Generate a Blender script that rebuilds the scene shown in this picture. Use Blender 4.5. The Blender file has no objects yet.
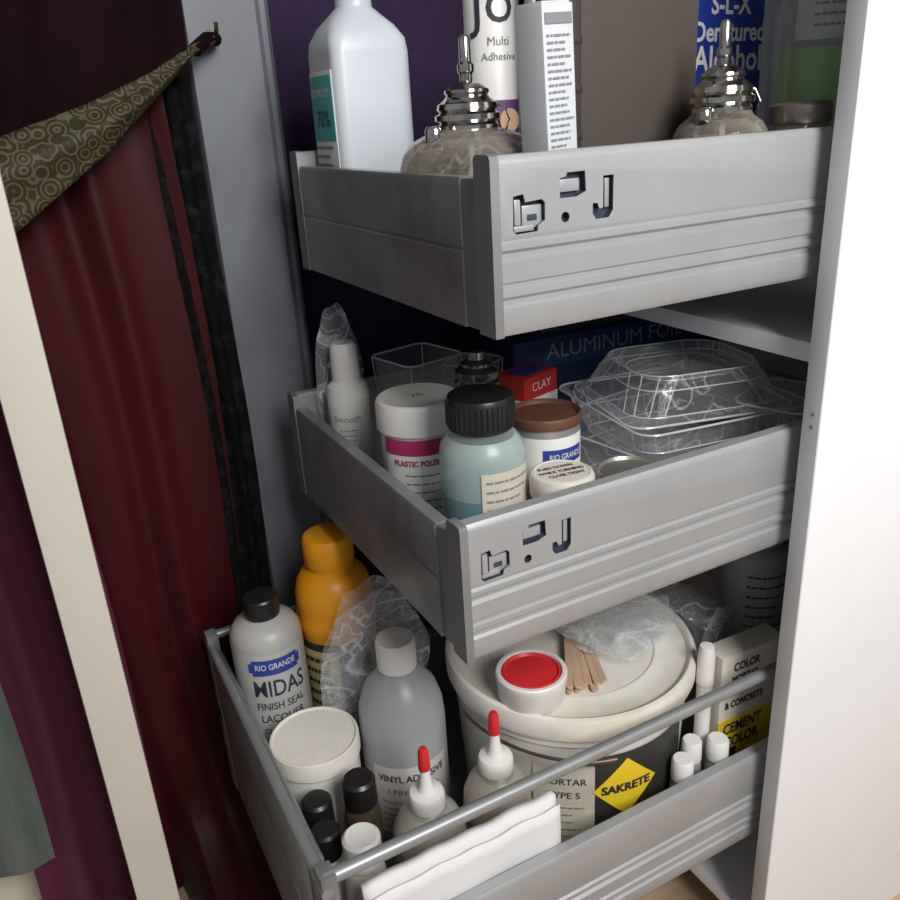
import bpy, bmesh, math, random
from mathutils import Vector, Matrix, noise
random.seed(7)
scene=bpy.context.scene
col=scene.collection
H0=1.0
scene.view_settings.view_transform='Standard'

# ---------------------------------------------------------------- materials
MATS={}
def mat(name,c,rough=0.5,metal=0.0,var=0.0,vscale=20,c2=None,bump=0.0,bscale=60,spec=0.5,trans=0.0,alpha=1.0,sheen=0,stretch=None,lo=.35,hi=.65,coat=0):
    if name in MATS: return MATS[name]
    m=bpy.data.materials.new(name); m.use_nodes=True
    nt=m.node_tree; b=nt.nodes['Principled BSDF']
    b.inputs['Base Color'].default_value=(*c,1); b.inputs['Roughness'].default_value=rough
    b.inputs['Metallic'].default_value=metal; b.inputs['Specular IOR Level'].default_value=spec
    b.inputs['Transmission Weight'].default_value=trans; b.inputs['Alpha'].default_value=alpha
    b.inputs['Sheen Weight'].default_value=sheen; b.inputs['Coat Weight'].default_value=coat
    tc=nt.nodes.new('ShaderNodeTexCoord'); mp=nt.nodes.new('ShaderNodeMapping')
    nt.links.new(tc.outputs['Object'],mp.inputs['Vector'])
    if stretch: mp.inputs['Scale'].default_value=stretch
    if var>0 or c2:
        n=nt.nodes.new('ShaderNodeTexNoise'); n.inputs['Scale'].default_value=vscale; n.inputs['Detail'].default_value=8; n.inputs['Roughness'].default_value=.65
        nt.links.new(mp.outputs[0],n.inputs['Vector'])
        r=nt.nodes.new('ShaderNodeValToRGB'); r.color_ramp.elements[0].position=lo; r.color_ramp.elements[1].position=hi
        r.color_ramp.elements[0].color=(*c,1)
        cc=c2 if c2 else tuple(max(0,x*(1-var)) for x in c)
        r.color_ramp.elements[1].color=(*cc,1)
        nt.links.new(n.outputs['Fac'],r.inputs['Fac']); nt.links.new(r.outputs['Color'],b.inputs['Base Color'])
    if bump>0:
        n2=nt.nodes.new('ShaderNodeTexNoise'); n2.inputs['Scale'].default_value=bscale; n2.inputs['Detail'].default_value=4
        nt.links.new(mp.outputs[0],n2.inputs['Vector'])
        bp=nt.nodes.new('ShaderNodeBump'); bp.inputs['Strength'].default_value=bump; bp.inputs['Distance'].default_value=.002
        nt.links.new(n2.outputs['Fac'],bp.inputs['Height']); nt.links.new(bp.outputs[0],b.inputs['Normal'])
    MATS[name]=m; return m

def clear(name,tint=(.97,.98,.98),body=(.8,.82,.84),base=.06,gain=1.0,rough=.1,bump=0.0,bscale=40,streak=0.0,blend=.25,sw=.035):
    """thin plastic/glass: see-through with fresnel edge and painted crease highlights"""
    if name in MATS: return MATS[name]
    m=bpy.data.materials.new(name); m.use_nodes=True; nt=m.node_tree; nt.nodes.clear()
    o=nt.nodes.new('ShaderNodeOutputMaterial'); mx=nt.nodes.new('ShaderNodeMixShader')
    t=nt.nodes.new('ShaderNodeBsdfTransparent'); t.inputs['Color'].default_value=(*tint,1)
    p=nt.nodes.new('ShaderNodeBsdfPrincipled'); p.inputs['Base Color'].default_value=(*body,1); p.inputs['Roughness'].default_value=rough
    p.inputs['Specular IOR Level'].default_value=1.0
    f=nt.nodes.new('ShaderNodeLayerWeight'); f.inputs['Blend'].default_value=blend
    ma=nt.nodes.new('ShaderNodeMath'); ma.operation='MULTIPLY_ADD'; ma.inputs[1].default_value=gain; ma.inputs[2].default_value=base; ma.use_clamp=True
    nt.links.new(f.outputs['Facing'],ma.inputs[0])
    last=ma.outputs[0]
    tc=nt.nodes.new('ShaderNodeTexCoord')
    if streak>0:  # noise bands raise opacity to paint crease highlights and glare
        for sc,amt in ((bscale,streak),(bscale*2.3,streak*.6)):
            n=nt.nodes.new('ShaderNodeTexNoise'); n.inputs['Scale'].default_value=sc; n.inputs['Detail'].default_value=1.5; n.inputs['Distortion'].default_value=1.2
            nt.links.new(tc.outputs['Object'],n.inputs['Vector'])
            r=nt.nodes.new('ShaderNodeValToRGB'); e=r.color_ramp.elements
            e[0].position=.5-sw; e[0].color=(0,0,0,1); e[1].position=.5+sw; e[1].color=(0,0,0,1)
            k=e.new(.5); k.color=(amt,amt,amt,1)
            nt.links.new(n.outputs['Fac'],r.inputs['Fac'])
            a2=nt.nodes.new('ShaderNodeMath'); a2.operation='ADD'; a2.use_clamp=True
            nt.links.new(last,a2.inputs[0]); nt.links.new(r.outputs['Color'],a2.inputs[1]); last=a2.outputs[0]
    if bump>0:
        n2=nt.nodes.new('ShaderNodeTexNoise'); n2.inputs['Scale'].default_value=bscale*1.5; n2.inputs['Distortion'].default_value=1
        nt.links.new(tc.outputs['Object'],n2.inputs['Vector'])
        bp=nt.nodes.new('ShaderNodeBump'); bp.inputs['Strength'].default_value=bump; bp.inputs['Distance'].default_value=.004
        nt.links.new(n2.outputs['Fac'],bp.inputs['Height']); nt.links.new(bp.outputs[0],p.inputs['Normal'])
    nt.links.new(last,mx.inputs['Fac']); nt.links.new(t.outputs[0],mx.inputs[1]); nt.links.new(p.outputs[0],mx.inputs[2])
    nt.links.new(mx.outputs[0],o.inputs['Surface'])
    MATS[name]=m; return m

ALU=mat('alu_lacquer',(.40,.405,.41),.38,.3,var=.10,vscale=9,bump=.05,bscale=300)
ALUB=mat('alu_front',(.31,.325,.335),.33,.45,c2=(.20,.208,.21),vscale=12,bump=.1,bscale=90)
CAPM=mat('drawer_cap',(.20,.203,.205),.5,.15,var=.15,vscale=15)
DARK=mat('hole_dark',(.045,.055,.08),.4,.2)
CHROME=mat('chrome',(.80,.76,.70),.12,1,var=.5,vscale=50)
STEEL=mat('steel_bracket',(.46,.47,.49),.35,.5)
WHITEP=mat('white_plastic',(.80,.78,.74),.4,var=.06,vscale=15)
DUSTY=mat('dusty_white',(.78,.75,.68),.6,c2=(.62,.56,.44),vscale=10,lo=.45,hi=.75)
BLACKP=mat('black_plastic',(.012,.011,.011),.35)
INK=mat('ink_dark',(.03,.03,.045),.6)
INKG=mat('ink_grey',(.22,.22,.24),.6)
PAPER=mat('label_white',(.80,.79,.75),.6)
CREAM=mat('label_cream',(.62,.57,.46),.65,var=.15,vscale=40)
BLUEL=mat('label_blue',(.03,.05,.28),.5)
LAM=mat('white_laminate',(.88,.89,.91),.35,var=.03,vscale=5)
CLEAR=clear('clear_plastic',base=.06,gain=.5,rough=.06,bump=.3,bscale=16,blend=.2,streak=.24,sw=.02)
CUPM=clear('clear_cup_plastic',base=.06,gain=.5,rough=.06,blend=.2)
CEDGE=clear('clear_edge_glint',base=.45,gain=.5,rough=.08)  # raised opacity paints bright edge lines on rims and beads
BAG=clear('bag_film',base=.18,gain=.30,rough=.16,bump=.8,bscale=16,streak=.40,sw=.03)
GLASS=clear('lamp_glass',tint=(.88,.87,.83),body=(.40,.36,.30),base=.10,gain=.8,rough=.03,streak=.25,bscale=22,sw=.03)  # warm body colour and streaks paint reflections into the glass
JARG=clear('jar_glass',tint=(.88,.88,.85),body=(.35,.34,.32),base=.10,gain=.8,rough=.03)
FROST=clear('frosted_bottle',tint=(.8,.82,.84),body=(.58,.60,.61),base=.46,gain=.5,rough=.35)

# ---------------------------------------------------------------- mesh helpers
def mkobj(name,me,m=None,smooth=None,parent=None):
    o=bpy.data.objects.new(name,me); col.objects.link(o)
    if m:
        for x in (m if isinstance(m,(list,tuple)) else [m]): me.materials.append(x)
    if smooth is not None:
        for p in me.polygons: p.use_smooth=True
        me.set_sharp_from_angle(angle=math.radians(smooth))
    if parent: o.parent=parent
    return o
def group(name,loc=(0,0,0),rz=0,rx=0,ry=0):
    e=bpy.data.objects.new(name,None); e.empty_display_size=.02; col.objects.link(e)
    e.location=loc; e.rotation_euler=(math.radians(rx),math.radians(ry),math.radians(rz)); return e
def frombm(name,bm,m,smooth=35,parent=None):
    bmesh.ops.recalc_face_normals(bm,faces=bm.faces)
    me=bpy.data.meshes.new(name); bm.to_mesh(me); bm.free()
    return mkobj(name,me,m,smooth,parent)
def lathe(name,prof,m,parent=None,segs=56,off=(0,0),smooth=35):
    bm=bmesh.new(); rings=[]
    for r,z in prof:
        if r<1e-6: rings.append([bm.verts.new((off[0],off[1],z))])
        else: rings.append([bm.verts.new((off[0]+r*math.cos(2*math.pi*i/segs),off[1]+r*math.sin(2*math.pi*i/segs),z)) for i in range(segs)])
    for a,b in zip(rings,rings[1:]):
        for i in range(segs):
            j=(i+1)%segs
            if len(a)==1 and len(b)==1: continue
            if len(a)==1: bm.faces.new((a[0],b[i],b[j]))
            elif len(b)==1: bm.faces.new((a[i],a[j],b[0]))
            else: bm.faces.new((a[i],a[j],b[j],b[i]))
    return frombm(name,bm,m,smooth,parent)
def rrect(hx,hy,cr,n=6,cx=0,cy=0):
    pts=[]; cr=min(cr,hx-1e-5,hy-1e-5)
    for sx,sy,a0 in((1,1,0),(-1,1,90),(-1,-1,180),(1,-1,270)):
        for k in range(n+1):
            a=math.radians(a0+90*k/n)
            pts.append((cx+sx*(hx-cr)+cr*math.cos(a),cy+sy*(hy-cr)+cr*math.sin(a)))
    return pts
def loft(name,secs,m,parent=None,cap=(True,True),smooth=35,n=6):
    bm=bmesh.new(); rings=[]
    for s in secs:
        z,hx,hy,cr=s[:4]; cx,cy=(s[4],s[5]) if len(s)>4 else (0,0)
        rings.append([bm.verts.new((x,y,z)) for x,y in rrect(hx,hy,cr,n,cx,cy)])
    N=len(rings[0])
    for a,b in zip(rings,rings[1:]):
        for i in range(N): bm.faces.new((a[i],a[(i+1)%N],b[(i+1)%N],b[i]))
    if cap[0]: bm.faces.new(rings[0][::-1])
    if cap[1]: bm.faces.new(rings[-1])
    return frombm(name,bm,m,smooth,parent)
def box(name,x0,x1,y0,y1,z0,z1,m,parent=None,bev=.0015):
    bm=bmesh.new(); bmesh.ops.create_cube(bm,size=1)
    for v in bm.verts: v.co=Vector(((x0+x1)/2+v.co.x*(x1-x0),(y0+y1)/2+v.co.y*(y1-y0),(z0+z1)/2+v.co.z*(z1-z0)))
    if bev>0: bmesh.ops.bevel(bm,geom=bm.edges[:],offset=bev,segments=2,affect='EDGES',profile=.6)
    return frombm(name,bm,m,40,parent)
def prism(name,pts,axis,a0,a1,m,parent=None,smooth=30,mi=0):
    bm=bmesh.new()
    def P(p,a):
        return (a,p[0],p[1]) if axis=='x' else ((p[0],a,p[1]) if axis=='y' else (p[0],p[1],a))
    A=[bm.verts.new(P(p,a0)) for p in pts]; B=[bm.verts.new(P(p,a1)) for p in pts]
    n=len(pts)
    for i in range(n): bm.faces.new((A[i],A[(i+1)%n],B[(i+1)%n],B[i]))
    bm.faces.new(A); bm.faces.new(B[::-1])
    for f in bm.faces: f.material_index=mi
    return frombm(name,bm,m,smooth,parent)
def tube(name,pts,r,m,parent=None,segs=12,cyc=False,rads=None):
    bm=bmesh.new(); rings=[]; P=[Vector(p) for p in pts]; n=len(P)
    for i,p in enumerate(P):
        d=((P[(i+1)%n]-P[i-1]) if cyc else (P[min(i+1,n-1)]-P[max(i-1,0)])).normalized()
        up=Vector((0,0,1)) if abs(d.z)<.9 else Vector((1,0,0))
        a=d.cross(up).normalized(); b=d.cross(a).normalized()
        rr=rads[i] if rads else r
        rings.append([bm.verts.new(p+(a*math.cos(2*math.pi*k/segs)+b*math.sin(2*math.pi*k/segs))*rr) for k in range(segs)])
    pairs=list(zip(rings,rings[1:]))+([(rings[-1],rings[0])] if cyc else [])
    for a,b in pairs:
        for k in range(segs): bm.faces.new((a[k],a[(k+1)%segs],b[(k+1)%segs],b[k]))
    if not cyc: bm.faces.new(rings[0][::-1]); bm.faces.new(rings[-1])
    return frombm(name,bm,m,50,parent)
def arcpatch(name,r,a0,a1,z0,z1,m,parent,r1=None,n=32,off=(0,0)):
    bm=bmesh.new(); r1=r if r1 is None else r1; A=[];B=[]
    for i in range(n+1):
        a=math.radians(a0+(a1-a0)*i/n); c,s=math.cos(a),math.sin(a)
        A.append(bm.verts.new((off[0]+r*c,off[1]+r*s,z0))); B.append(bm.verts.new((off[0]+r1*c,off[1]+r1*s,z1)))
    for i in range(n): bm.faces.new((A[i],A[i+1],B[i+1],B[i]))
    me=bpy.data.meshes.new(name); bm.to_mesh(me); bm.free()
    return mkobj(name,me,m,60,parent)
def textmesh(s,size,sx=1.0,bold=0.0,fine=False):
    cu=bpy.data.curves.new('t','FONT'); cu.body=s; cu.size=size; cu.align_x='CENTER'; cu.align_y='CENTER'; cu.resolution_u=3; cu.offset=bold
    o=bpy.data.objects.new('t',cu); col.objects.link(o)
    dg=bpy.context.evaluated_depsgraph_get(); me=bpy.data.meshes.new_from_object(o.evaluated_get(dg))
    bpy.data.objects.remove(o,do_unlink=True)
    if fine:
        bm=bmesh.new(); bm.from_mesh(me); bmesh.ops.triangulate(bm,faces=bm.faces)
        # slice into thin vertical strips so the glyphs bend cleanly round the bottle
        xs=[v.co.x for v in bm.verts]
        if xs:
            x=min(xs)+.0025
            while x<max(xs):
                bmesh.ops.bisect_plane(bm,geom=bm.verts[:]+bm.edges[:]+bm.faces[:],plane_co=(x,0,0),plane_no=(1,0,0)); x+=.0025
        bm.to_mesh(me); bm.free()
    for v in me.vertices: v.co.x*=sx
    return me
def ctext(s,size,r,a,z,m,parent,sx=1.0,off=(0,0),bold=0.0,slope=0):
    me=textmesh(s,size,sx,bold,True); a=math.radians(a); r=r+.0002
    for v in me.vertices:
        x,y=v.co.x,v.co.y; aa=a+x/r; rr=r+slope*y
        v.co=Vector((off[0]+rr*math.cos(aa),off[1]+rr*math.sin(aa),z+y))
    return mkobj('text_'+''.join(ch for ch in s.lower() if ch.isalpha())[:8],me,m,None,parent)
def ftext(s,size,o,R,U,m,parent,sx=1.0,bold=0.0):
    me=textmesh(s,size,sx,bold); o=Vector(o);R=Vector(R);U=Vector(U)
    for v in me.vertices: v.co=o+R*v.co.x+U*v.co.y
    return mkobj('text_'+''.join(ch for ch in s.lower() if ch.isalpha())[:8],me,m,None,parent)
def lines(parent,r,a0,a1,z0,z1,n,m,th=.0012,off=(0,0)):
    random.seed(n*3+int(a0)); bm=bmesh.new()
    for i in range(n):
        z=z1+(z0-z1)*(i+.5)/n; end=a1-(a1-a0)*random.random()*.35; a=a0
        while a<end:
            w=math.degrees(random.uniform(.003,.008)/r); e=min(end,a+w); k=3
            for q in range(k):
                b0=math.radians(a+(e-a)*q/k); b1=math.radians(a+(e-a)*(q+1)/k)
                bm.faces.new([bm.verts.new((off[0]+r*math.cos(t),off[1]+r*math.sin(t),zz)) for t,zz in((b0,z-th/2),(b1,z-th/2),(b1,z+th/2),(b0,z+th/2))])
            a=e+math.degrees(.0013/r)
    me=bpy.data.meshes.new('print_lines'); bm.to_mesh(me); bm.free(); return mkobj('print_lines',me,m,None,parent)
def flines(parent,o,R,U,w,h,n,m,th=.0012):
    o=Vector(o);R=Vector(R);U=Vector(U); bm=bmesh.new(); random.seed(n)
    for i in range(n):
        z=h-(i+.5)*h/n; ww=w*(.6+.4*random.random()); x=0
        while x<ww:
            wl=random.uniform(.002,.007); e=min(ww,x+wl)
            bm.faces.new([bm.verts.new(o+R*a+U*b) for a,b in((x,z-th/2),(e,z-th/2),(e,z+th/2),(x,z+th/2))]); x=e+.0012
    me=bpy.data.meshes.new('print_lines'); bm.to_mesh(me); bm.free(); return mkobj('print_lines',me,m,None,parent)
def film(name,o,R,U,w,h,m,parent,amp=.006,seed=0,nx=60,nz=60,round_=.35,droop=0,N=None,fold=1.0):
    """crumpled plastic film sheet spanned by R (width) and U (height), with sharp creases"""
    o=Vector(o);R=Vector(R).normalized();U=Vector(U).normalized();N=R.cross(U).normalized() if N is None else Vector(N)
    bm=bmesh.new(); G=[]
    for i in range(nx+1):
        c=[]
        for j in range(nz+1):
            s=2*i/nx-1; t=2*j/nz-1
            k=1-round_*(s*s*t*t)
            wob=1+.10*noise.noise(Vector((s*2,t*2,seed)))
            x=s*w/2*k*wob; y=t*h/2*k*wob
            p=Vector((x*14,y*14,seed*7.3))
            d=(1-abs(noise.noise(p*.9))*2.2)*.7+(1-abs(noise.noise(p*2.1+Vector((5,1,0))))*2.2)*.35+noise.noise(p*.5)*1.2*fold
            c.append(bm.verts.new(o+R*x+U*y+N*(amp*d)-Vector((0,0,droop*(s*s+t*t)))))
        G.append(c)
    for i in range(nx):
        for j in range(nz): bm.faces.new((G[i][j],G[i+1][j],G[i+1][j+1],G[i][j+1]))
    return frombm(name,bm,m,180,parent)

# ---------------------------------------------------------------- camera
ex=Vector((.8794,.2241,-.4198)); ey=Vector((-.4723,.3037,-.8273)); ez=Vector((-.058,.926,.373))
R=Matrix((ex,ey,ez)); R=R.to_quaternion().normalized().to_matrix()
cam=bpy.data.cameras.new('camera'); co=bpy.data.objects.new('camera',cam); col.objects.link(co)
co.matrix_world=Matrix.Translation((0,0,H0))@R.to_4x4()
cam.lens=33.2; cam.sensor_width=36; cam.clip_start=.01; scene.camera=co

# ---------------------------------------------------------------- room
FLOORM=mat('wood_floor',(.55,.40,.27),.5,c2=(.42,.29,.18),vscale=6,stretch=(1,9,1))
PURPLE=mat('purple_wall',(.034,.018,.058),.75,var=.3,vscale=12,bump=.1,bscale=200,spec=.2)
OFFW=mat('painted_plaster',(.62,.62,.62),.8,var=.05)
box('floor',-1.6,1.5,-2.2,1.1,-.05,0,FLOORM,bev=0)
box('wall_back',-1.6,1.5,1.02,1.1,0,2.4,PURPLE,bev=0)
box('wall_right',1.42,1.5,-2.2,1.02,0,2.4,OFFW,bev=0)
box('ceiling',-1.6,1.5,-2.2,1.1,2.4,2.45,OFFW,bev=0)
prism('baseboard_back',[(1.02,0),(1.008,0),(1.008,.165),(1.012,.175),(1.02,.175)],'x',-1.6,.215,mat('baseboard_paint',(.72,.66,.52),.5,var=.06))
TRIMM=mat('trim_shaded',(.17,.185,.21),.45,c2=(.12,.127,.145),vscale=4)  # white board in shade; the grey-blue colour carries that shade
prism('trim_1',[(.2185,1.02),(.2185,.992),(.2215,.986),(.298,.986),(.304,.990),(.310,.990),(.3155,.996),(.3155,1.02)],'z',0,2.4,TRIMM)
POSTM=mat('post_paint',(.60,.575,.50),.4,var=.05,vscale=6)
g=group('door_1',(0,0,0))
box('leaf_edge',-.028,.011,.700,.712,0.005,2.05,POSTM,g,bev=.003)
box('leaf_core',-.026,.008,.712,.885,0.008,2.045,POSTM,g,bev=.001)

# ---------------------------------------------------------------- cabinet
g=group('storage_cabinet',(0,0,0))
CX=.596
box('side_near',CX,1.25,.455,.474,0,2.1,LAM,g,bev=.001)
EDGEM=mat('edge_shaded',(.60,.62,.64),.4,var=.05)  # front edge's shade put into a greyer colour than the panel
box('edge_near',CX-.0012,CX+.0002,.4555,.4735,.002,2.098,EDGEM,g,bev=.0003)
box('side_far',.615,1.25,.925,.943,0,2.1,LAM,g,bev=.001)
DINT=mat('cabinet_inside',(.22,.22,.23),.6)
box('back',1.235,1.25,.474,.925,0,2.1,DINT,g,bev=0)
box('shelf',.614,1.235,.474,.925,H0-.224,H0-.206,LAM,g,bev=.001)
box('top_board',.614,1.235,.474,.925,2.08,2.1,LAM,g,bev=.001)
box('base_board',.614,1.235,.474,.925,.06,.078,LAM,g,bev=.001)
for z in (H0-.262,H0-.274):
    lathe('screw_hole',[(0,0),(.0018,0),(.0018,.0006),(0,.0006)],mat('hole_grey',(.25,.2,.2),.6),g,12).matrix_local=Matrix.Translation((CX-.0013,.463,z))@Matrix.Rotation(-math.pi/2,4,'Y')
for zz in (H0-.16,H0-.425,H0-.80):
    box('runner',.63,1.2,.475,.488,zz,zz+.02,STEEL,g,bev=.001)

# ---------------------------------------------------------------- drawers
W=.411; H=.121
def cut(o,cutters):
    for c in cutters:
        md=o.modifiers.new('b','BOOLEAN'); md.operation='DIFFERENCE'; md.object=c; md.solver='EXACT'
    dg=bpy.context.evaluated_depsgraph_get(); me=bpy.data.meshes.new_from_object(o.evaluated_get(dg))
    o.modifiers.clear(); o.data=me
    me.set_sharp_from_angle(angle=math.radians(30))
    for c in cutters: bpy.data.objects.remove(c,do_unlink=True)
def side_profile(flip=False):
    out=[(.003,0),(0,.006),(0,.020),(.0022,.022),(.0022,.0255),(-.0005,.028),(-.0005,.0325),(.0016,.034),(.0016,.0365),(0,.038),
         (-.0006,.052),(.0022,.0545),(.0022,.0575),(-.0010,.060),(-.0010,.064),(.0012,.066),(.0004,.068),(0,.115),(.001,.1185),(.003,.121),(.013,.121),(.016,.118),(.016,0)]
    if flip: out=[(W-y,z) for y,z in out]
    return out
def drawer(X0,Z0,L,holes=True,rail=False):
    g=group('cabinet_drawer',(X0,.489,Z0))
    s=prism('side_near',side_profile(),'x',0,L,[ALU,DARK],g)
    prism('side_far',side_profile(True),'x',0,L,[ALU],g)
    if holes:
        T=H
        polys=[[(.014,T-.0265),(.022,T-.0255),(.0235,T-.031),(.037,T-.030),(.0395,T-.0325),(.0395,T-.044),(.034,T-.047),(.033,T-.051),(.016,T-.0515),(.0135,T-.049)],
               [(.052,T-.018),(.057,T-.017),(.058,T-.0145),(.073,T-.0145),(.074,T-.028),(.066,T-.031),(.052,T-.031)],
               [(.0565+.0036*math.cos(k*math.pi/6),T-.044+.0036*math.sin(k*math.pi/6)) for k in range(12)],
               [(.089,T-.019),(.098,T-.019),(.098,T-.043),(.094,T-.048),(.083,T-.048),(.080,T-.044),(.080,T-.037),(.084,T-.037),(.086,T-.041),(.089,T-.041)]]
        cs=[prism('cut',p,'y',-.01,.0065,[ALU,DARK],None,mi=1) for p in polys]
        for c in cs: c.location=(X0,.489,Z0)
        bpy.context.view_layer.update()
        cut(s,cs)
        box('bracket_a',.0225,.0385,.0030,.0065,T-.0485,T-.0335,STEEL,g,.0008)
        box('bracket_b',.0155,.0205,.0015,.0065,T-.046,T-.029,STEEL,g,.0008)
        box('bracket_e',.0155,.032,.0025,.0065,T-.0505,T-.0465,STEEL,g,.0008)
        box('bracket_c',.0540,.0705,.0030,.0065,T-.0275,T-.0190,STEEL,g,.0008)
        box('bracket_d',.0925,.0965,.003,.0065,T-.041,T-.021,STEEL,g,.0006)
        box('bracket_slot',.0265,.034,.0022,.0032,T-.0435,T-.0395,DARK,g,.0002)
    def capshape(y0,y1,h,r):
        return [(y0,0),(y1,0),(y1,h-r),(y1-r*.3 if y1>y0 else y1,h-r*.3),(y1-r,h),(y0+r,h),(y0+r*.3,h-r*.3),(y0,h-r)]
    prism('end_cap_near',capshape(-.0012,.021,H+.001,.004),'x',-.004,.003,CAPM,g)
    prism('end_cap_far',capshape(W-.021,W+.0012,H+.001,.004),'x',-.004,.003,CAPM,g)
    hb=H-.014 if not rail else H+.085
    box('front_lip_near',-.001,.010,.021,.044,0.001,hb-.001,CAPM,g,.0008)
    fy0,fy1=.044,W-.021
    prism('front_panel',[(-.003,.001),(-.003,hb*.52),(-.0018,hb*.53),(-.0018,hb*.545),(-.003,hb*.555),(-.003,hb-.003),(-.0015,hb),(.010,hb),(.012,hb-.003),(.012,.001)],'y',fy0,fy1,ALUB,g)
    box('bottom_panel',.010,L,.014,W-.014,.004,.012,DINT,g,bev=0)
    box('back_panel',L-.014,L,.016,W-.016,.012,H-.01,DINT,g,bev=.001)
    return g
g1=drawer(.293,H0-.147,.50)
g2=drawer(.255,H0-.406,.50)
g3=drawer(.113,H0-.785,.62,holes=False,rail=True)
ROD=mat('rail_rod',(.32,.325,.33),.4,.4,var=.15)
tube('rail_near',[(.0,.006,.222),(.3,.006,.222),(.61,.006,.222)],.0065,ROD,g3,16)
tube('rail_far',[(.0,W-.006,.222),(.61,W-.006,.222)],.0055,ROD,g3,16)
tube('rail_front',[(.0,-.002,.214),(.0,W+.002,.214)],.005,ROD,g3,14)
box('rail_post_near',-.004,.010,-.001,.018,.10,.228,CAPM,g3,.002)
box('rail_post_far',-.004,.010,W-.018,W+.001,.10,.228,CAPM,g3,.002)
F1=H0-.1348; F2=H0-.3938; F3=H0-.7728

# ---------------------------------------------------------------- TOP drawer items
g=group('rubbing_alcohol_bottle',(.352,.842,F1))
FB=mat('milky_plastic',(.60,.64,.68),.35,var=.08,vscale=8)
loft('body',[(0,.037,.035,.012),(.004,.041,.039,.012),(.196,.041,.039,.012),(.208,.040,.038,.014),(.220,.034,.032,.018),(.230,.025,.024,.02),(.237,.018,.018,.0175),(.26,.017,.017,.0165)],FB,g)
lathe('cap',[(.0185,.256),(.0185,.284),(.0165,.286),(0,.286)],WHITEP,g)
box('label',-.0418,-.0410,-.030,.030,.018,.182,PAPER,g,bev=.0003)
box('label_band_teal',-.0424,-.0418,-.029,.029,.118,.178,mat('teal_print',(.07,.42,.40),.5),g,bev=.0002)
box('label_band_navy',-.0424,-.0418,-.029,.029,.020,.062,BLUEL,g,bev=.0002)
flines(g,(-.0428,.026,.066),(0,-1,0),(0,0,1),.05,.050,6,INKG,.003)
ftext('70%',.022,(-.0428,0,.138),(0,-1,0),(0,0,1),INK,g)
ftext('ISOPROPYL',.011,(-.0428,0,.162),(0,-1,0),(0,0,1),PAPER,g)

def spirit_lamp(x,y,z,r=.050,up=0.0):
    g=group('glass_spirit_lamp',(x,y,z))
    lathe('flask',[(0,.002),(r*.7,.002),(r*.93,.014),(r,.04),(r,.085+up),(r*.985,.097+up),(r*.93,.107+up),(r*.82,.115+up),(r*.62,.121+up),(.024,.1245+up),(.0215,.128+up)],GLASS,g)
    lathe('inner_wall',[(r*.92,.05),(r*.93,.088+up),(r*.88,.101+up),(r*.74,.111+up),(r*.5,.118+up)],GLASS,g)
    lathe('fuel',[(0,.005),(r*.68,.005),(r*.9,.016),(r*.91,.04),(r*.91,.062),(0,.062)],clear('lamp_fuel',tint=(.85,.8,.7),body=(.6,.55,.42),base=.25,gain=.5),g)
    tube('wick',[(0,0,.14+up),(.004,.002,.10),(-.006,.004,.06),(.01,-.01,.02)],.003,PAPER,g,8)
    pr=[(.022,.122),(.0245,.124),(.0245,.127),(.0225,.129),(.0262,.131),(.0262,.135),(.0225,.137),(.0245,.139),(.0235,.143),(.019,.146),(.0165,.149),(.018,.151),(.0175,.153),(.012,.157),(.008,.159),(0,.159)]
    lathe('metal_collar',[(a,b+up) for a,b in pr],CHROME,g)
    lathe('wick_tube',[(a,b+up) for a,b in [(.0050,.156),(.0050,.164),(.0066,.166),(.0066,.171),(.0048,.173),(.0044,.189),(.003,.192),(0,.192)]],CHROME,g,segs=20)
    tube('chain',[(.022,0,.143+up),(.031,-.006,.140+up),(.033,-.010,.130+up),(.028,-.012,.122+up)],.0012,CHROME,g,8)
    lathe('filler_stopper',[(.006,.114+up),(.007,.116+up),(.007,.125+up),(.005,.128+up),(0,.1285+up)],CHROME,g,segs=20,off=(-r*.64,-r*.20))
    return g
spirit_lamp(.350,.622,F1-.002,.058,.002)
spirit_lamp(.549,.548,F1+.001,.041)

g=group('adhesive_bottle',(.425,.705,F1))
lathe('body',[(0,0),(.0235,0),(.0245,.002),(.0245,.23),(.020,.238),(.010,.245),(.009,.27),(0,.27)],WHITEP,g)
PUR=mat('purple_print',(.13,.05,.20),.5)
arcpatch('purple_label',.0250,-150,-60,.085,.145,PUR,g)
lathe('emblem',[(0,0),(.010,0),(.010,.0006),(0,.0006)],mat('tan_print',(.62,.38,.22),.5),g,24).matrix_local=Matrix.Translation((-.0005,-.0262,.128))@Matrix.Rotation(math.pi/2,4,'X')
ctext('Jo',.05,.0250,-118,.222,INK,g)
ctext('Multi',.010,.0250,-108,.192,INKG,g); ctext('Adhesive',.009,.0250,-106,.180,INKG,g)

g=group('tube_carton',(.381,.546,F1),rz=10,ry=-3)
CART=mat('carton_white',(.60,.62,.64),.5,var=.05)
box('carton',-.015,.015,-.014,.014,.001,.203,CART,g,.001)
flines(g,(-.012,-.0146,.085),(1,0,0),(0,0,1),.024,.10,22,INKG,.0016)
box('end_flap',-.0135,.0135,-.0125,.0125,.203,.2045,CART,g,.0005)
box('print_bar',-.013,.013,-.0148,-.0141,.190,.197,INKG,g,0)

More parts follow.
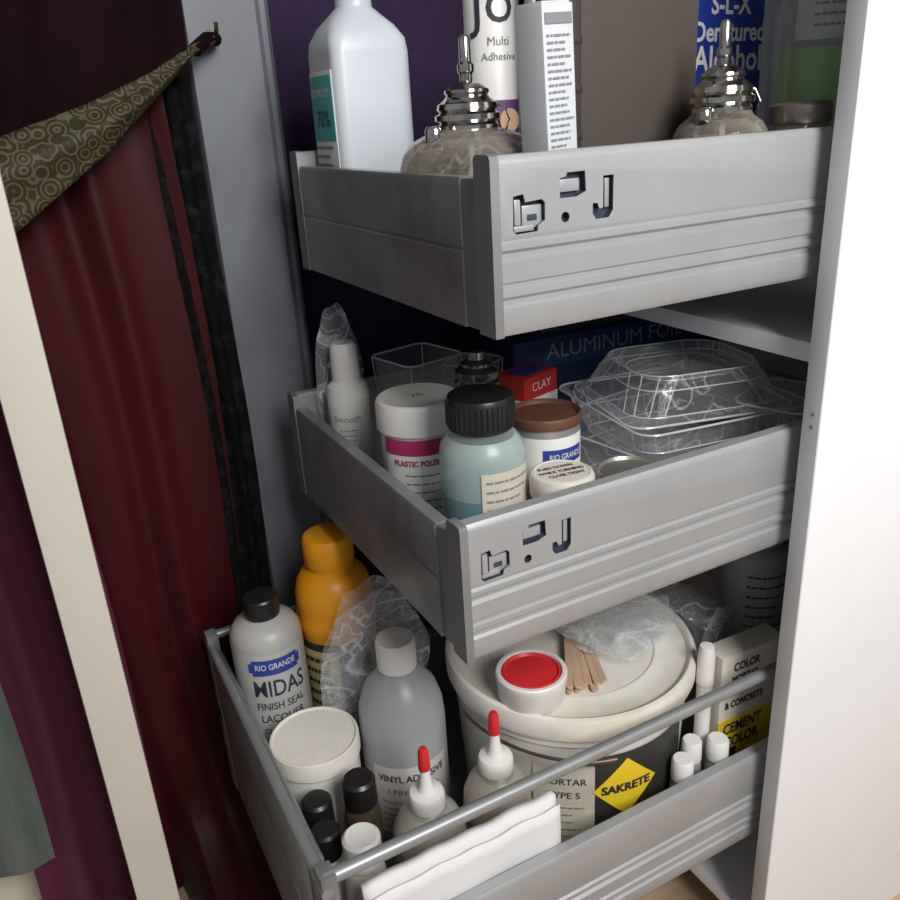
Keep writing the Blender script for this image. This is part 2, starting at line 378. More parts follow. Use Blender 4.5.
TAUPE=mat('taupe_card',(.062,.049,.040),.6,c2=(.080,.067,.056),vscale=3,spec=.3)
TAUPED=mat('taupe_dark',(.022,.016,.012),.6)
g=group('cardboard_storage_box',(.432,.597,F1))
box('box_body',0,.134,0,.048,.001,.26,TAUPE,g,.0012)
box('side_dark',-.0015,0.0,.002,.046,.002,.258,TAUPED,g,.0004)  # thin sheet that colours the left side darker than the front
box('corner_strip',-.001,.010,-.0012,.0005,.003,.258,mat('taupe_mid',(.035,.027,.022),.5),g,.0004)
for k in range(4):
    box('notch_%d'%k,-.0018,.011,-.0020,.0002,.110+k*.036,.116+k*.036,mat('taupe_mid',(0,0,0)),g,.0008)

g=group('denatured_alcohol_can',(.612,.664,F1))
CANB=mat('can_blue',(.015,.045,.34),.35,var=.1)
box('body',0,.105,0,.058,.002,.235,CANB,g,.004)
box('rim',-.001,.106,-.001,.059,.235,.239,STEEL,g,.001)
lathe('cap',[(.014,.239),(.014,.252),(0,.252)],WHITEP,g,off=(.03,.03))
box('side_stripe',.002,.012,-.0006,.0002,.02,.150,mat('red_print',(.55,.05,.05),.5),g,0)
for t,sz,zz in(('S-L-X',.025,.218),('Denatured',.024,.194),('Alcohol',.032,.170)):
    ftext(t,sz,(.058,-.0008,zz),(1,0,0),(0,0,1),PAPER,g,bold=.0006,sx=.90)
flines(g,(.02,-.0008,.09),(1,0,0),(0,0,1),.07,.055,7,PAPER,.002)

g=group('green_soap_bottle',(.700,.580,F1))
lathe('bottle',[(0,.001),(.040,.001),(.044,.006),(.044,.20),(.040,.215),(.02,.23),(.014,.235),(.014,.25),(0,.25)],clear('bottle_clear',base=.12,gain=.6,body=(.6,.62,.6)),g)
lathe('liquid',[(0,.004),(.038,.004),(.042,.008),(.042,.172),(0,.172)],mat('green_liquid',(.34,.56,.17),.3,var=.1),g)
arcpatch('label',.0446,-170,-40,.178,.213,mat('label_sage',(.46,.50,.43),.5),g)
lines(g,.0450,-150,-60,.185,.21,3,INKG,.002)
lathe('cap',[(.016,.245),(.016,.27),(0,.27)],WHITEP,g)

g=group('small_lidded_jar',(.614,.524,F1))
lathe('glass',[(0,.001),(.021,.001),(.023,.004),(.023,.115),(.02,.12)],JARG,g)
lathe('lid',[(.0245,.112),(.0255,.114),(.0255,.126),(.024,.128),(.021,.129),(.020,.127),(0,.127)],mat('dark_tin',(.20,.17,.15),.3,.8),g)

# ---------------------------------------------------------------- MID drawer items
g=group('lotion_bottle',(.303,.840,F2))
lathe('body',[(0,.001),(.021,.001),(.0235,.004),(.0235,.115),(.022,.124),(.015,.130)],WHITEP,g)
lathe('cap',[(.0155,.129),(.0155,.150),(.0145,.168),(.012,.172),(0,.172)],WHITEP,g)
ctext('Smooth',.010,.0238,-120,.09,INKG,g); lines(g,.0238,-145,-85,.05,.08,5,INKG,.001)
film('bag_wrap',(.002,.029,.110),(1,0,0),(0,0,1),.058,.195,BAG,g,amp=.004,seed=3)

def clearcup(name,x,y,z,w,h,rz):
    g=group(name,(x,y,z),rz=rz)
    loft('shell',[(.001,w*.36,w*.36,.008),(.004,w*.38,w*.38,.009),(h*.5,w*.44,w*.44,.010),(h*.52,w*.45,w*.45,.010),(h,w*.5,w*.5,.012)],CUPM,g,cap=(True,False))
    tube('rim',[(x_,y_,h) for x_,y_ in rrect(w*.51,w*.51,.012)],.0012,CEDGE,g,8,cyc=True)
    tube('step',[(x_,y_,h*.51) for x_,y_ in rrect(w*.445,w*.445,.010)],.0007,CEDGE,g,8,cyc=True)
    for a,b in((1,1),(1,-1),(-1,1),(-1,-1)): tube('corner',[(a*w*.35,b*w*.35,.002),(a*w*.42,b*w*.42,h*.5),(a*w*.48,b*w*.48,h)],.0008,CEDGE,g,6)
    return g
clearcup('clear_plastic_cup',.386,.830,F2,.076,.145,12)
clearcup('clear_plastic_cup',.466,.845,F2,.056,.120,30)

g=group('resin_jar',(.324,.702,F2))
lathe('body',[(0,.001),(.036,.001),(.0385,.004),(.0385,.112),(.036,.114)],WHITEP,g)
lathe('lid',[(.0405,.112),(.042,.114),(.042,.138),(.0405,.142),(.038,.1435),(.036,.1425),(0,.1425)],WHITEP,g)
arcpatch('label',.0389,-175,-45,.008,.110,PAPER,g)
MAG=mat('magenta_print',(.45,.03,.14),.5)
arcpatch('label_pink',.0392,-175,-45,.094,.110,MAG,g)
ctext('PLASTIC POLISHING',.0080,.0395,-112,.086,MAG,g,bold=.0003,sx=.85)
lines(g,.0394,-140,-55,.016,.078,7,INKG,.0016)
ftext('26',.016,(0,.002,.1428),(1,0,0),(0,1,0),INKG,g)

g=group('blue_solution_bottle',(.332,.592,F2))
lathe('bottle',[(0,.001),(.034,.001),(.0385,.005),(.0385,.118),(.0365,.128),(.030,.136),(.0265,.139),(.0265,.144)],clear('bottle_tinted',tint=(.86,.91,.91),body=(.58,.68,.66),base=.12,gain=.6,rough=.2),g)
lathe('liquid',[(0,.004),(.033,.004),(.0376,.008),(.0376,.084),(0,.084)],mat('teal_liquid',(.035,.22,.27),.25,var=.1),g)
lathe('haze',[(.0372,.0845),(.0372,.117),(.035,.127),(.029,.135)],clear('bottle_haze',tint=(.88,.92,.92),body=(.62,.68,.65),base=.55,gain=.3,rough=.4),g)
lathe('cap',[(.028,.142),(.0295,.144),(.0295,.168),(.028,.1715),(.024,.172),(0,.172)],BLACKP,g)
bm=bmesh.new()
for k in range(40):
    a=k*math.pi/20; c,s=math.cos(a),math.sin(a); d=.0011
    vs=[]
    for z in(.146,.167):
        for q,rr in((-1,.0293),(0,.0305),(1,.0293)):
            vs.append(bm.verts.new((rr*c-q*d*s,rr*s+q*d*c,z)))
    bm.faces.new((vs[0],vs[1],vs[4],vs[3])); bm.faces.new((vs[1],vs[2],vs[5],vs[4]))
frombm('cap_ribs',bm,BLACKP,20,g)
arcpatch('label',.0389,-122,-42,.020,.112,CREAM,g)
lines(g,.0393,-116,-48,.030,.108,9,INKG,.0022)

g=group('metal_paint_tin',(.419,.622,F2))
lathe('can',[(0,.001),(.032,.001),(.033,.003),(.033,.12),(.0345,.122)],mat('tin_body',(.5,.48,.45),.35,.6),g)
arcpatch('label',.0335,-180,0,.012,.112,PAPER,g,n=40)
arcpatch('label_blue_stripe',.0339,-128,-52,.086,.101,BLUEL,g,n=40)
ctext('RIO GRANDE',.008,.0343,-88,.0935,PAPER,g,sx=.75)
ctext('LACQUER',.013,.0343,-88,.071,INK,g)
lines(g,.0339,-140,-50,.02,.06,5,INKG,.0016)
RUST=mat('rusty_lid',(.20,.085,.045),.55,.3,c2=(.12,.055,.035),vscale=18)
lathe('lid',[(.0350,.120),(.0355,.124),(.0350,.1285),(.0335,.130),(.0315,.1285),(.030,.126),(0,.126)],RUST,g)

g=group('pill_jar',(.385,.5465,F2))
lathe('body',[(0,.001),(.025,.001),(.026,.003),(.026,.082),(.025,.084)],mat('amber_glass_pale',(.6,.6,.55),.2),g)
lathe('lid',[(.0275,.080),(.0285,.082),(.0285,.098),(.027,.101),(.0245,.102),(.0235,.1012),(0,.1012)],mat('lid_bone',(.70,.66,.57),.5,var=.1),g)
for k,t in enumerate(('PUSH DOWN','WHILE TURNING','CLOSE TIGHT')):
    ftext(t,.0065,(0,.010-.009*k,.1016),(1,-.15,0),(.15,1,0),INK,g,sx=.85,bold=.0002)
arcpatch('label',.0264,-150,-30,.01,.07,PAPER,g)

g=group('round_tin',(.455,.540,F2))
lathe('tin',[(0,.001),(.028,.001),(.029,.003),(.029,.082),(.030,.084),(.030,.088),(.028,.089),(.0265,.086),(0,.086)],mat('tin_grey',(.38,.36,.32),.35,.7,var=.2),g)

g=group('metal_top_jar',(.416,.745,F2))
lathe('jar',[(0,.001),(.030,.001),(.034,.006),(.034,.100),(.028,.118),(.022,.124)],JARG,g)
lathe('top',[(.023,.122),(.025,.125),(.025,.130),(.022,.133),(.024,.136),(.024,.142),(.017,.147),(.017,.150),(.010,.154),(.010,.162),(0,.164)],mat('dark_chrome',(.50,.49,.47),.2,1),g)

REDB=mat('red_box',(.55,.035,.02),.5,var=.1)
g=group('small_red_box',(.500,.780,F2),rz=18)
box('carton',-.030,.030,-.022,.022,.001,.116,REDB,g,.001)
box('white_stripe',-.0305,.0305,-.0225,.0225,.078,.090,PAPER,g,.0003)
ftext('CLAY',.014,(0,-.0228,.103),(1,0,0),(0,0,1),PAPER,g)
box('blue_top_label',-.02,.02,-.014,.014,.116,.1165,BLUEL,g,0)

g=group('aluminum_foil_box',(.675,.848,F2),rz=-3)
box('carton',-.16,.16,-.028,.028,.001,.135,mat('navy_box',(.012,.03,.10),.45,var=.2),g,.0015)
box('lid_edge',-.16,.16,-.030,-.028,.10,.135,mat('navy_box2',(.02,.05,.16),.45),g,.0005)
SILV=mat('silver_print',(.30,.33,.38),.4)
ftext('ALUMINUM FOIL',.028,(-.01,-.0306,.117),(1,0,0),(0,0,1),SILV,g)
ftext('ALUMINUM',.034,(-.02,0,.1362),(1,0,0),(0,1,0),SILV,g)

def tray(x,y,z,w,d,h,rz,rx=0,lid=False):
    g=group('clear_food_container',(x,y,z),rz=rz,rx=rx)
    s=[(.001,w*.36,d*.34,.02),(.003,w*.39,d*.37,.022),(h*.45,w*.43,d*.42,.024),(h*.47,w*.445,d*.435,.024),(h*.9,w*.47,d*.465,.026),(h,w*.5,d*.5,.02)]
    if lid: s=[(0,w*.5,d*.5,.02),(.004,w*.48,d*.48,.02),(.006,w*.46,d*.455,.03),(h*.7,w*.41,d*.40,.035),(h,w*.37,d*.36,.035),(h-.006,w*.33,d*.31,.03),(h-.010,w*.28,d*.27,.03)]
    loft('shell',s,CLEAR,g,cap=(not lid,lid))
    for i in ((1,3,5) if not lid else (0,2,3,4,6)):
        zz,hx,hy,cr=s[i]
        tube('bead_%d'%i,[(a,b,zz) for a,b in rrect(hx,hy,cr)],.0012 if i in(0,5) else .0007,CEDGE,g,6,cyc=True)
    P0=rrect(s[2][1],s[2][2],s[2][3],3); P1=rrect(s[4][1],s[4][2],s[4][3],3)
    for k in range(0,len(P0)):
        tube('flute_%d'%k,[(P0[k][0],P0[k][1],s[2][0]),(P1[k][0],P1[k][1],s[4][0])],.0006,CEDGE,g,5)
    return g
tray(.600,.655,F2,.205,.20,.070,8)
tray(.612,.650,F2+.050,.205,.19,.048,-8)
tray(.610,.648,F2+.099,.185,.165,.042,-14,lid=True)
tray(.680,.560,F2+.001,.10,.085,.105,20)

# ---------------------------------------------------------------- BOTTOM drawer items
GREYB=mat('grey_hdpe',(.44,.43,.41),.4,var=.08,vscale=10)
g=group('lacquer_bottle',(.166,.820,F3))
lathe('body',[(0,.001),(.037,.001),(.0405,.005),(.0405,.236),(.039,.248),(.033,.257),(.022,.262),(.018,.264),(.018,.268)],GREYB,g)
lathe('cap',[(.0195,.265),(.0200,.267),(.0195,.286),(.018,.288),(0,.288)],BLACKP,g)
LBL=mat('label_greyprint',(.48,.47,.45),.5)
arcpatch('label',.0410,-165,-45,.05,.236,LBL,g)
arcpatch('oval_logo',.0416,-132,-58,.209,.229,BLUEL,g)
arcpatch('oval_logo_mid',.0415,-138,-52,.213,.225,BLUEL,g)
ctext('RIO GRANDE',.0105,.0420,-95,.220,PAPER,g,sx=.75)
ctext('MIDAS',.030,.0415,-92,.190,INK,g,bold=.0003,sx=.72)
for k,(t,s) in enumerate((('FINISH SEAL',.0135),('LACQUER',.0145),('CLEAR COAT',.010),('Net 32 fl oz',.009))): ctext(t,s,.0415,-94,.167-.017*k,INK,g,sx=.80,bold=.0001)

YEL=mat('yellow_hdpe',(.90,.37,.010),.38,var=.08,vscale=8)
g=group('yellow_chemical_bottle',(.256,.834,F3))
lathe('body',[(0,.001),(.042,.001),(.0455,.005),(.0455,.215),(.0475,.220),(.0475,.232),(.045,.240),(.0455,.250),(.0455,.262),(.042,.276),(.036,.286),(.030,.290),(.027,.292),(.027,.300)],YEL,g)
lathe('cap',[(.0285,.298),(.0295,.300),(.0295,.328),(.027,.333),(.022,.335),(0,.335)],YEL,g)
arcpatch('label',.0462,-200,-60,.05,.210,mat('label_black',(.03,.03,.025),.5),g)
arcpatch('label_cream',.0466,-172,-112,.06,.20,mat('label_straw',(.6,.5,.2),.5),g)
lines(g,.0470,-168,-115,.07,.195,8,INK,.006)

g=group('white_lidded_tub',(.176,.710,F3))
lathe('tub',[(0,.001),(.043,.001),(.045,.004),(.0455,.150)],WHITEP,g)
lathe('lid',[(.0465,.146),(.0480,.148),(.0480,.165),(.047,.168),(.0455,.1685),(.0440,.1675),(.0435,.1665),(.020,.1660),(0,.1660)],DUSTY,g)
arcpatch('label',.0460,-150,-70,.03,.12,PAPER,g)

g=group('adhesive_jug',(.274,.698,F3))
lathe('body',[(0,.001),(.043,.001),(.0475,.006),(.0475,.160),(.046,.180),(.040,.200),(.028,.216),(.0195,.224),(.0185,.230)],FROST,g)
lathe('liquid',[(0,.004),(.042,.004),(.046,.01),(.046,.155),(0,.155)],mat('milky_fill',(.38,.39,.39),.4),g)
lathe('cap',[(.020,.226),(.0215,.228),(.0215,.258),(.020,.262),(.0,.262)],WHITEP,g)
arcpatch('label',.0480,-160,-50,.035,.128,mat('label_greywhite',(.64,.60,.57),.55),g)
ctext('VINYL ADHESIVE',.0125,.0485,-105,.113,INK,g,bold=.0002,sx=.85); ctext('1 PINT CLEAR',.010,.0485,-105,.095,mat('red_ink',(.45,.05,.05),.5),g)
lines(g,.0485,-150,-65,.04,.085,5,INKG,.0016)

g=group('clear_plastic_bag',(0,0,0))
film('film_front',(.270,.757,F3+.172),(1,.08,0),(0,-.06,1),.140,.24,BAG,g,amp=.004,seed=2)
film('film_back',(.276,.774,F3+.174),(1,.05,0),(0,-.02,1),.130,.25,BAG,g,amp=.004,seed=6)

BX,BY=.474,.663
g=group('mortar_bucket',(BX,BY,F3))
BW=mat('bucket_white',(.76,.73,.68),.45,var=.1,vscale=8)
lathe('pail',[(0,.001),(.122,.001),(.125,.004),(.134,.165),(.137,.168),(.137,.180),(.134,.182),(.135,.190)],BW,g,segs=96)
lathe('lid',[(.137,.178),(.1415,.179),(.143,.183),(.143,.200),(.141,.204),(.137,.2055),(.134,.204),(.132,.2005),(.129,.1995),(.102,.1990),(.100,.2000),(.097,.2000),(.095,.1985),(0,.1985)],DUSTY,g,segs=96)
arcpatch('label_black',.1338,-114,-62,.022,.152,mat('label_black',(0,0,0)),g,r1=.1347)
arcpatch('label_cream',.1338,-142,-114,.022,.140,CREAM,g,r1=.1342)
YD=mat('yellow_print',(.85,.60,.02),.5)
def cpoly(name,pts,r,a,z,m,parent,n=12):
    bm=bmesh.new(); bm.faces.new([bm.verts.new((x,y,0)) for x,y in pts]); bmesh.ops.triangulate(bm,faces=bm.faces); bmesh.ops.subdivide_edges(bm,edges=bm.edges[:],cuts=n,use_grid_fill=True)
    a=math.radians(a)
    for v in bm.verts: x,y=v.co.x,v.co.y; v.co=Vector((r*math.cos(a+x/r),r*math.sin(a+x/r),z+y))
    me=bpy.data.meshes.new(name); bm.to_mesh(me); bm.free(); return mkobj(name,me,m,60,parent)
cpoly('diamond',[(-.038,0),(0,-.038),(.038,0),(0,.038)],.1352,-99,.106,YD,g)
ctext('SAKRETE',.0145,.1358,-99,.106,INK,g,bold=.0006)
ctext('MORTAR',.012,.1350,-128,.120,INK,g); ctext('TYPE S',.012,.1350,-128,.102,INK,g); lines(g,.1348,-139,-118,.03,.09,6,INKG,.002)
ctext('CEMENT',.016,.1350,-75,.06,PAPER,g)
WIRE=mat('wire_dark',(.12,.09,.07),.4,.7)
tube('handle_wire',[(.1440*math.cos(math.radians(a)),.1440*math.sin(math.radians(a)),.168-.012*((a+178)/60)) for a in range(-178,-104,4)],.0018,WIRE,g,8)
tube('handle_grip',[(.144*math.cos(math.radians(a)),.144*math.sin(math.radians(a)),.155) for a in range(-124,-104,3)],.0034,WIRE,g,10)

LZ=F3+.1985
g=group('putty_tub',(.386,.606,LZ+.002))
lathe('tub',[(0,.0005),(.033,.0005),(.035,.003),(.0365,.024),(.0375,.026),(.0375,.0325),(.036,.034),(.0325,.034),(.0315,.031)],WHITEP,g)
lathe('red_lid',[(.0315,.029),(.031,.0325),(.029,.0335),(.027,.0305),(0,.0305)],mat('red_lid',(.66,.03,.03),.4),g)

WOOD=mat('pale_stick_wood',(.62,.43,.30),.6,c2=(.52,.34,.22),vscale=30,stretch=(1,8,8))
g=group('wooden_craft_sticks',(.470,.640,LZ+.001))
random.seed(11)
for k in range(13):
    L_=.130+random.uniform(-.012,.006); wd=.0078
    pts=[]
    for q in range(9): a=math.pi/2+math.pi*q/8; pts.append((-L_/2+wd/2*math.cos(a)*.9,wd/2*math.sin(a)))
    for q in range(9): a=-math.pi/2+math.pi*q/8; pts.append((L_/2+wd/2*math.cos(a)*.9,wd/2*math.sin(a)))
    o=prism('stick_%d'%k,pts,'z',0,.0022,WOOD,g)
    row=k//5; c=(k%5)-2+(row%2)*.5
    o.location=(c*.0060,random.uniform(-.004,.004),.0015+row*.0032+abs(c)*.0003)
    o.rotation_euler=(random.uniform(-.12,.12),0,math.radians(-119+c*2.6))

g=group('clear_zip_bag',(0,0,0))
film('film',(.530,.655,LZ+.026),(1,.25,0),(-.25,1,0),.140,.145,BAG,g,amp=.006,seed=9,droop=.004)
film('film_lower',(.530,.657,LZ+.014),(1,.25,0),(-.25,1,0),.130,.130,BAG,g,amp=.004,seed=12,droop=.002)
g=group('clear_zip_bag',(0,0,0))
film('film',(.648,.655,F3+.215),(1,.1,0),(-.1,1,.15),.070,.11,BAG,g,amp=.008,seed=4,droop=.01)
film('film_side',(.640,.602,F3+.175),(1,.2,0),(0,0,1),.075,.10,BAG,g,amp=.006,seed=14)
box('contents',.637,.668,.63,.685,F3+.001,F3+.175,mat('bag_contents',(.40,.42,.44),.5),g,.006)

g=group('cement_color_box',(.592,.540,F3),rz=-2)
CBX=mat('box_white',(.72,.69,.60),.6,var=.08)
box('carton',0,.092,0,.030,.001,.204,CBX,g,.0012)
box('yellow_band',-.0004,.0924,-.0005,.001,.030,.118,YD,g,0)
box('black_band',-.0003,.03,-.0007,.001,.03,.075,INK,g,0)
for k,(t,s) in enumerate((('COLOR',.015),('MORTAR,',.013),('CEMENT, GROUT',.0115),('& CONCRETE',.0125))): ftext(t,s,(.036,-.0008,.187-.0165*k),(1,0,0),(0,0,1),INK,g,bold=.0005,sx=.74)
ftext('CEMENT',.020,(.036,-.0012,.104),(1,0,0),(0,0,1),INK,g,bold=.0006,sx=.74)
ftext('COLOR',.020,(.036,-.0012,.084),(1,0,0),(0,0,1),INK,g,bold=.0006,sx=.74)

def vial(x,y,h,r=.012,body=FROST,cap=WHITEP,rc=None):
    g=group('small_vial',(x,y,F3)); rc=rc or r
    lathe('body',[(0,.001),(r*.9,.001),(r,.003),(r,h-.034),(r*.8,h-.028),(r*.62,h-.025)],body,g,segs=28)
    lathe('cap',[(rc*.95,h-.026),(rc*.98,h-.024),(rc*.95,h-.003),(rc*.8,h),(0,h)],cap,g,segs=28)
    return g
VB=mat('vial_grey',(.25,.26,.28),.3)
vial(.521,.520,.118,.0125,VB); vial(.543,.530,.126,.0115,VB); vial(.572,.520,.122,.0125,VB)
g=group('marker_tube',(.574,.547,F3))
lathe('barrel',[(0,.001),(.008,.001),(.0085,.003),(.0085,.175),(.007,.180)],WHITEP,g,segs=24)
lathe('cap',[(.0095,.178),(.0095,.215),(.0075,.226),(0,.227)],WHITEP,g,segs=24)

g=group('grey_spray_can',(.728,.625,F3))
lathe('can',[(0,.001),(.038,.001),(.040,.004),(.040,.26),(.038,.27),(.03,.278),(.03,.285),(0,.285)],mat('can_greydark',(.30,.29,.29),.4),g)
lines(g,.0405,-150,-70,.06,.25,14,INK,.003)

SHELL=clear('squeeze_shell',tint=(.90,.89,.84),body=(.72,.70,.64),base=.28,gain=.5,rough=.35)
def squeeze(x,y,liq,h=.0,r=.0355,lv=.105):
    g=group('squeeze_applicator_bottle',(x,y,F3)); k=r/.0355
    lathe('body',[(0,.001),(.032*k,.001),(r,.005),(r,.110+h),(.0345*k,.125+h),(.029*k,.140+h),(.020,.150+h),(.0165,.153+h),(.0165,.158+h)],SHELL,g)
    lathe('inner_haze',[(.0340*k,lv+.002),(.0335*k,.124+h),(.028*k,.139+h),(.019,.149+h)],clear('squeeze_haze',tint=(.85,.85,.82),body=(.6,.58,.52),base=.5,gain=.3,rough=.5),g)
    lathe('liquid',[(0,.004),(.031*k,.004),(.0343*k,.008),(.0343*k,lv),(0,lv)],liq,g)
    lathe('nozzle_cap',[(.0175,.154+h),(.0180,.156+h),(.0180,.168+h),(.0165,.171+h),(.009,.174+h),(.0065,.180+h),(.0042,.200+h),(.004,.205+h)],WHITEP,g,segs=32)
    lathe('red_tip',[(.0058,.199+h),(.0060,.201+h),(.0052,.220+h),(.0035,.224+h),(0,.225+h)],mat('red_tip',(.62,.02,.02),.4),g,segs=20)
squeeze(.324,.580,mat('amber_liquid',(.52,.33,.11),.3),lv=.123)
squeeze(.246,.582,mat('pale_liquid',(.55,.53,.47),.3),-.009,.0375)

def dropper(x,y,h,r=.019,cap=BLACKP,body=None,rc=.013):
    g=group('small_dropper_bottle',(x,y,F3))
    lathe('body',[(0,.001),(r*.9,.001),(r,.004),(r,h-.045),(r*.9,h-.036),(rc*.8,h-.030)],body or mat('brown_glass',(.06,.04,.025),.15),g,segs=32)
    lathe('cap',[(rc,h-.031),(rc*1.05,h-.029),(rc*1.02,h-.003),(rc*.85,h),(0,h)],cap,g,segs=32)
dropper(.192,.624,.172,.019,rc=.0165); dropper(.152,.642,.150,.018,rc=.015); dropper(.146,.602,.150,.017,rc=.014,body=WHITEP)
dropper(.168,.560,.168,.020,cap=WHITEP,body=mat('cream_bottle',(.6,.56,.45),.4),rc=.0175)

g=group('folded_paper_packet',(0,0,0))
PAP=mat('paper_white',(.76,.75,.74),.7,bump=.3,bscale=20)
def packet(name,y0,y1,x0,x1,z0,z1,sl,th=.002):
    bm=bmesh.new(); nx,nz=24,10
    G=[[bm.verts.new((x0+(x1-x0)*i/nx,(y0+(y1-y0)*(j/nz))+.003*noise.noise(Vector((i*.25,j*.3,sl*50))),z0+(z1-z0+sl*(i/nx))*(j/nz)+.002*noise.noise(Vector((i*.3,3,1))))) for j in range(nz+1)] for i in range(nx+1)]
    for i in range(nx):
        for j in range(nz): bm.faces.new((G[i][j],G[i+1][j],G[i+1][j+1],G[i][j+1]))
    o=frombm(name,bm,PAP,60,g); md=o.modifiers.new('s','SOLIDIFY'); md.thickness=th; md.offset=0; return o
packet('sheet_front',.509,.508,.148,.352,F3+.002,F3+.146,.006)
packet('sheet_fold',.523,.516,.150,.350,F3+.002,F3+.158,.004,.009)

# ---------------------------------------------------------------- curtain
MAROON=mat('maroon_satin',(.062,.0035,.007),.5,c2=(.026,.0015,.003),vscale=3,stretch=(2.5,2.5,.5),sheen=.05,spec=.2)
BLK=mat('black_fabric',(.0035,.002,.003),.85,c2=(.012,.002,.004),vscale=8,spec=.1)
LACE=mat('black_lace',(.003,.0035,.0035),.85,c2=(.020,.022,.020),vscale=60,lo=.5,hi=.8,spec=.1)
SHEER=mat('plum_sheer',(.075,.009,.032),.5,c2=(.115,.020,.052),vscale=3,stretch=(2.5,2.5,.5),sheen=.15,spec=.2)  # plum cloth; its lighter tone paints in light from behind
SAGE=mat('sage_fabric',(.085,.105,.09),.7,c2=(.14,.16,.14),vscale=8,stretch=(5,5,.6),spec=.2)
def drape(name,x0,x1,zl,zh,Y,amp,nf,m,parent,seed=0,nx=160,nz=60,diag=0,pool=0):
    bm=bmesh.new(); G=[]
    for i in range(nx+1):
        c=[]
        t=i/nx; x=x0+(x1-x0)*t; zlo=zl(x) if callable(zl) else zl
        for j in range(nz+1):
            v=j/nz; v=v*v*.6+v*.4 if pool else v
            z=zlo+(zh-zlo)*v
            ph=2*math.pi*nf*(t+diag*(z-.9))+1.2*noise.noise(Vector((t*3,z*1.2,seed+5)))
            y=Y+amp*math.sin(ph)*.6+amp*.25*math.sin(ph*1.7+seed+z*1.5)+amp*.5*noise.noise(Vector((t*6,z*2,seed)))
            if pool and x>.02:
                q=max(0,min(1,(.17-z)/.15)); y-=pool*q*q*min(1,(x-.02)/.03)
            c.append(bm.verts.new((x+.004*math.sin(z*9+seed),y,z)))
        G.append(c)
    for i in range(nx):
        for j in range(nz): bm.faces.new((G[i][j],G[i+1][j],G[i+1][j+1],G[i][j+1]))
    return frombm(name,bm,m,180,parent)
g=group('curtain',(0,0,0))
drape('satin_panel',-.13,.182,.012,2.2,.957,.010,3.6,MAROON,g,1,diag=.14,pool=.22)
drape('lace_edge',.166,.213,.014,2.2,.957,.007,1.3,LACE,g,2,nx=30,pool=.20)
drape('gathered_top',-.60,.205,lambda x:H0+.070-.42*(.236-x),2.2,.932,.010,8,BLK,g,3,diag=-.25)
drape('satin_left',-.60,-.12,.21,2.2,.957,.012,6,MAROON,g,6)
drape('sheer_panel',-.135,.015,.012,H0-.02,.931,.008,2,SHEER,g,4)
drape('sage_panel',-.60,-.112,.185,H0-.32,.918,.006,5,SAGE,g,5)

def brocade():
    m=bpy.data.materials.new('brocade'); m.use_nodes=True; nt=m.node_tree; b=nt.nodes['Principled BSDF']; b.inputs['Roughness'].default_value=.6; b.inputs['Specular IOR Level'].default_value=.2
    tc=nt.nodes.new('ShaderNodeTexCoord'); v=nt.nodes.new('ShaderNodeTexVoronoi'); v.inputs['Scale'].default_value=62
    nt.links.new(tc.outputs['Object'],v.inputs['Vector'])
    ma=nt.nodes.new('ShaderNodeMath'); ma.operation='MULTIPLY'; ma.inputs[1].default_value=26; nt.links.new(v.outputs['Distance'],ma.inputs[0])
    s=nt.nodes.new('ShaderNodeMath'); s.operation='SINE'; nt.links.new(ma.outputs[0],s.inputs[0])
    r=nt.nodes.new('ShaderNodeValToRGB'); r.color_ramp.elements[0].color=(.030,.027,.013,1); r.color_ramp.elements[1].color=(.105,.088,.046,1); r.color_ramp.elements[0].position=.1; r.color_ramp.elements[1].position=.9
    nt.links.new(s.outputs[0],r.inputs['Fac']); nt.links.new(r.outputs[0],b.inputs['Base Color']); return m
BRO=brocade()
g=group('curtain_tieback',(0,0,0))
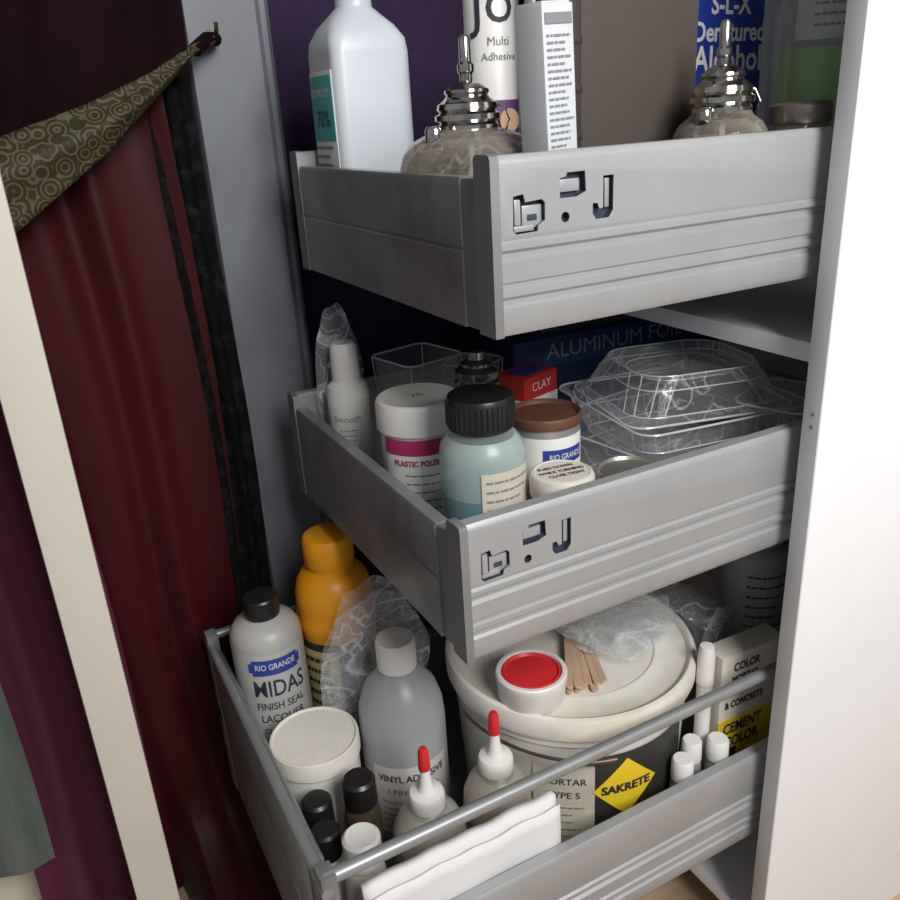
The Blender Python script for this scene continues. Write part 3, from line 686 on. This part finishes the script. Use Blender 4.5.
up=[(.240,.092,.955),(.215,.083,.935),(.165,.056,.915),(.100,.030,.902),(.020,.006,.895),(-.10,-.018,.895),(-.25,-.03,.905)]
lo_=[(.240,.082,.955),(.212,.070,.935),(.165,.030,.913),(.115,-.010,.898),(.055,-.050,.890),(-.04,-.115,.890),(-.22,-.19,.905)]
bm=bmesh.new(); nn=10; G=[]
def interp(L,t):
    t*=len(L)-1; i=min(int(t),len(L)-2); f=t-i; return [L[i][k]*(1-f)+L[i+1][k]*f for k in range(3)]
for i in range(61):
    a=interp(up,i/60); b=interp(lo_,i/60); c=[]
    for j in range(nn+1):
        f=j/nn; p=[a[k]*(1-f)+b[k]*f for k in range(3)]
        c.append(bm.verts.new((p[0],p[2]-.010*math.sin(math.pi*f)-.003*math.sin(f*9+i*.1),H0+p[1])))
    G.append(c)
for i in range(60):
    for j in range(nn): bm.faces.new((G[i][j],G[i+1][j],G[i+1][j+1],G[i][j+1]))
o=frombm('band',bm,BRO,180,g); md=o.modifiers.new('s','SOLIDIFY'); md.thickness=.002
tube('band_loop',[(.215,.934,H0+.076),(.232,.948,H0+.087),(.244,.962,H0+.088),(.246,.972,H0+.089)],.007,BLK,g,10)
g=group('tieback_hook',(0,0,0))
HK=mat('hook_brass',(.12,.10,.07),.4,.8)
tube('hook',[(.247,.987,H0+.092),(.247,.970,H0+.092),(.247,.964,H0+.096),(.247,.962,H0+.104)],.0025,HK,g,10)
tube('plate',[(.247,.986,H0+.092),(.247,.983,H0+.092)],.008,HK,g,20)

# ---------------------------------------------------------------- light
def area(name,loc,target,size,energy,c):
    l=bpy.data.lights.new(name,'AREA'); l.energy=energy; l.size=size; l.color=c
    o=bpy.data.objects.new(name,l); col.objects.link(o); o.location=loc
    o.rotation_euler=(Vector(target)-Vector(loc)).to_track_quat('-Z','Y').to_euler(); return o
area('window_light',(.40,-.75,1.68),(.5,.6,.65),.7,32,(1.0,.995,.985))
w=bpy.data.worlds.new('world'); scene.world=w; w.use_nodes=True
w.node_tree.nodes['Background'].inputs['Color'].default_value=(.78,.84,.96,1); w.node_tree.nodes['Background'].inputs['Strength'].default_value=.30
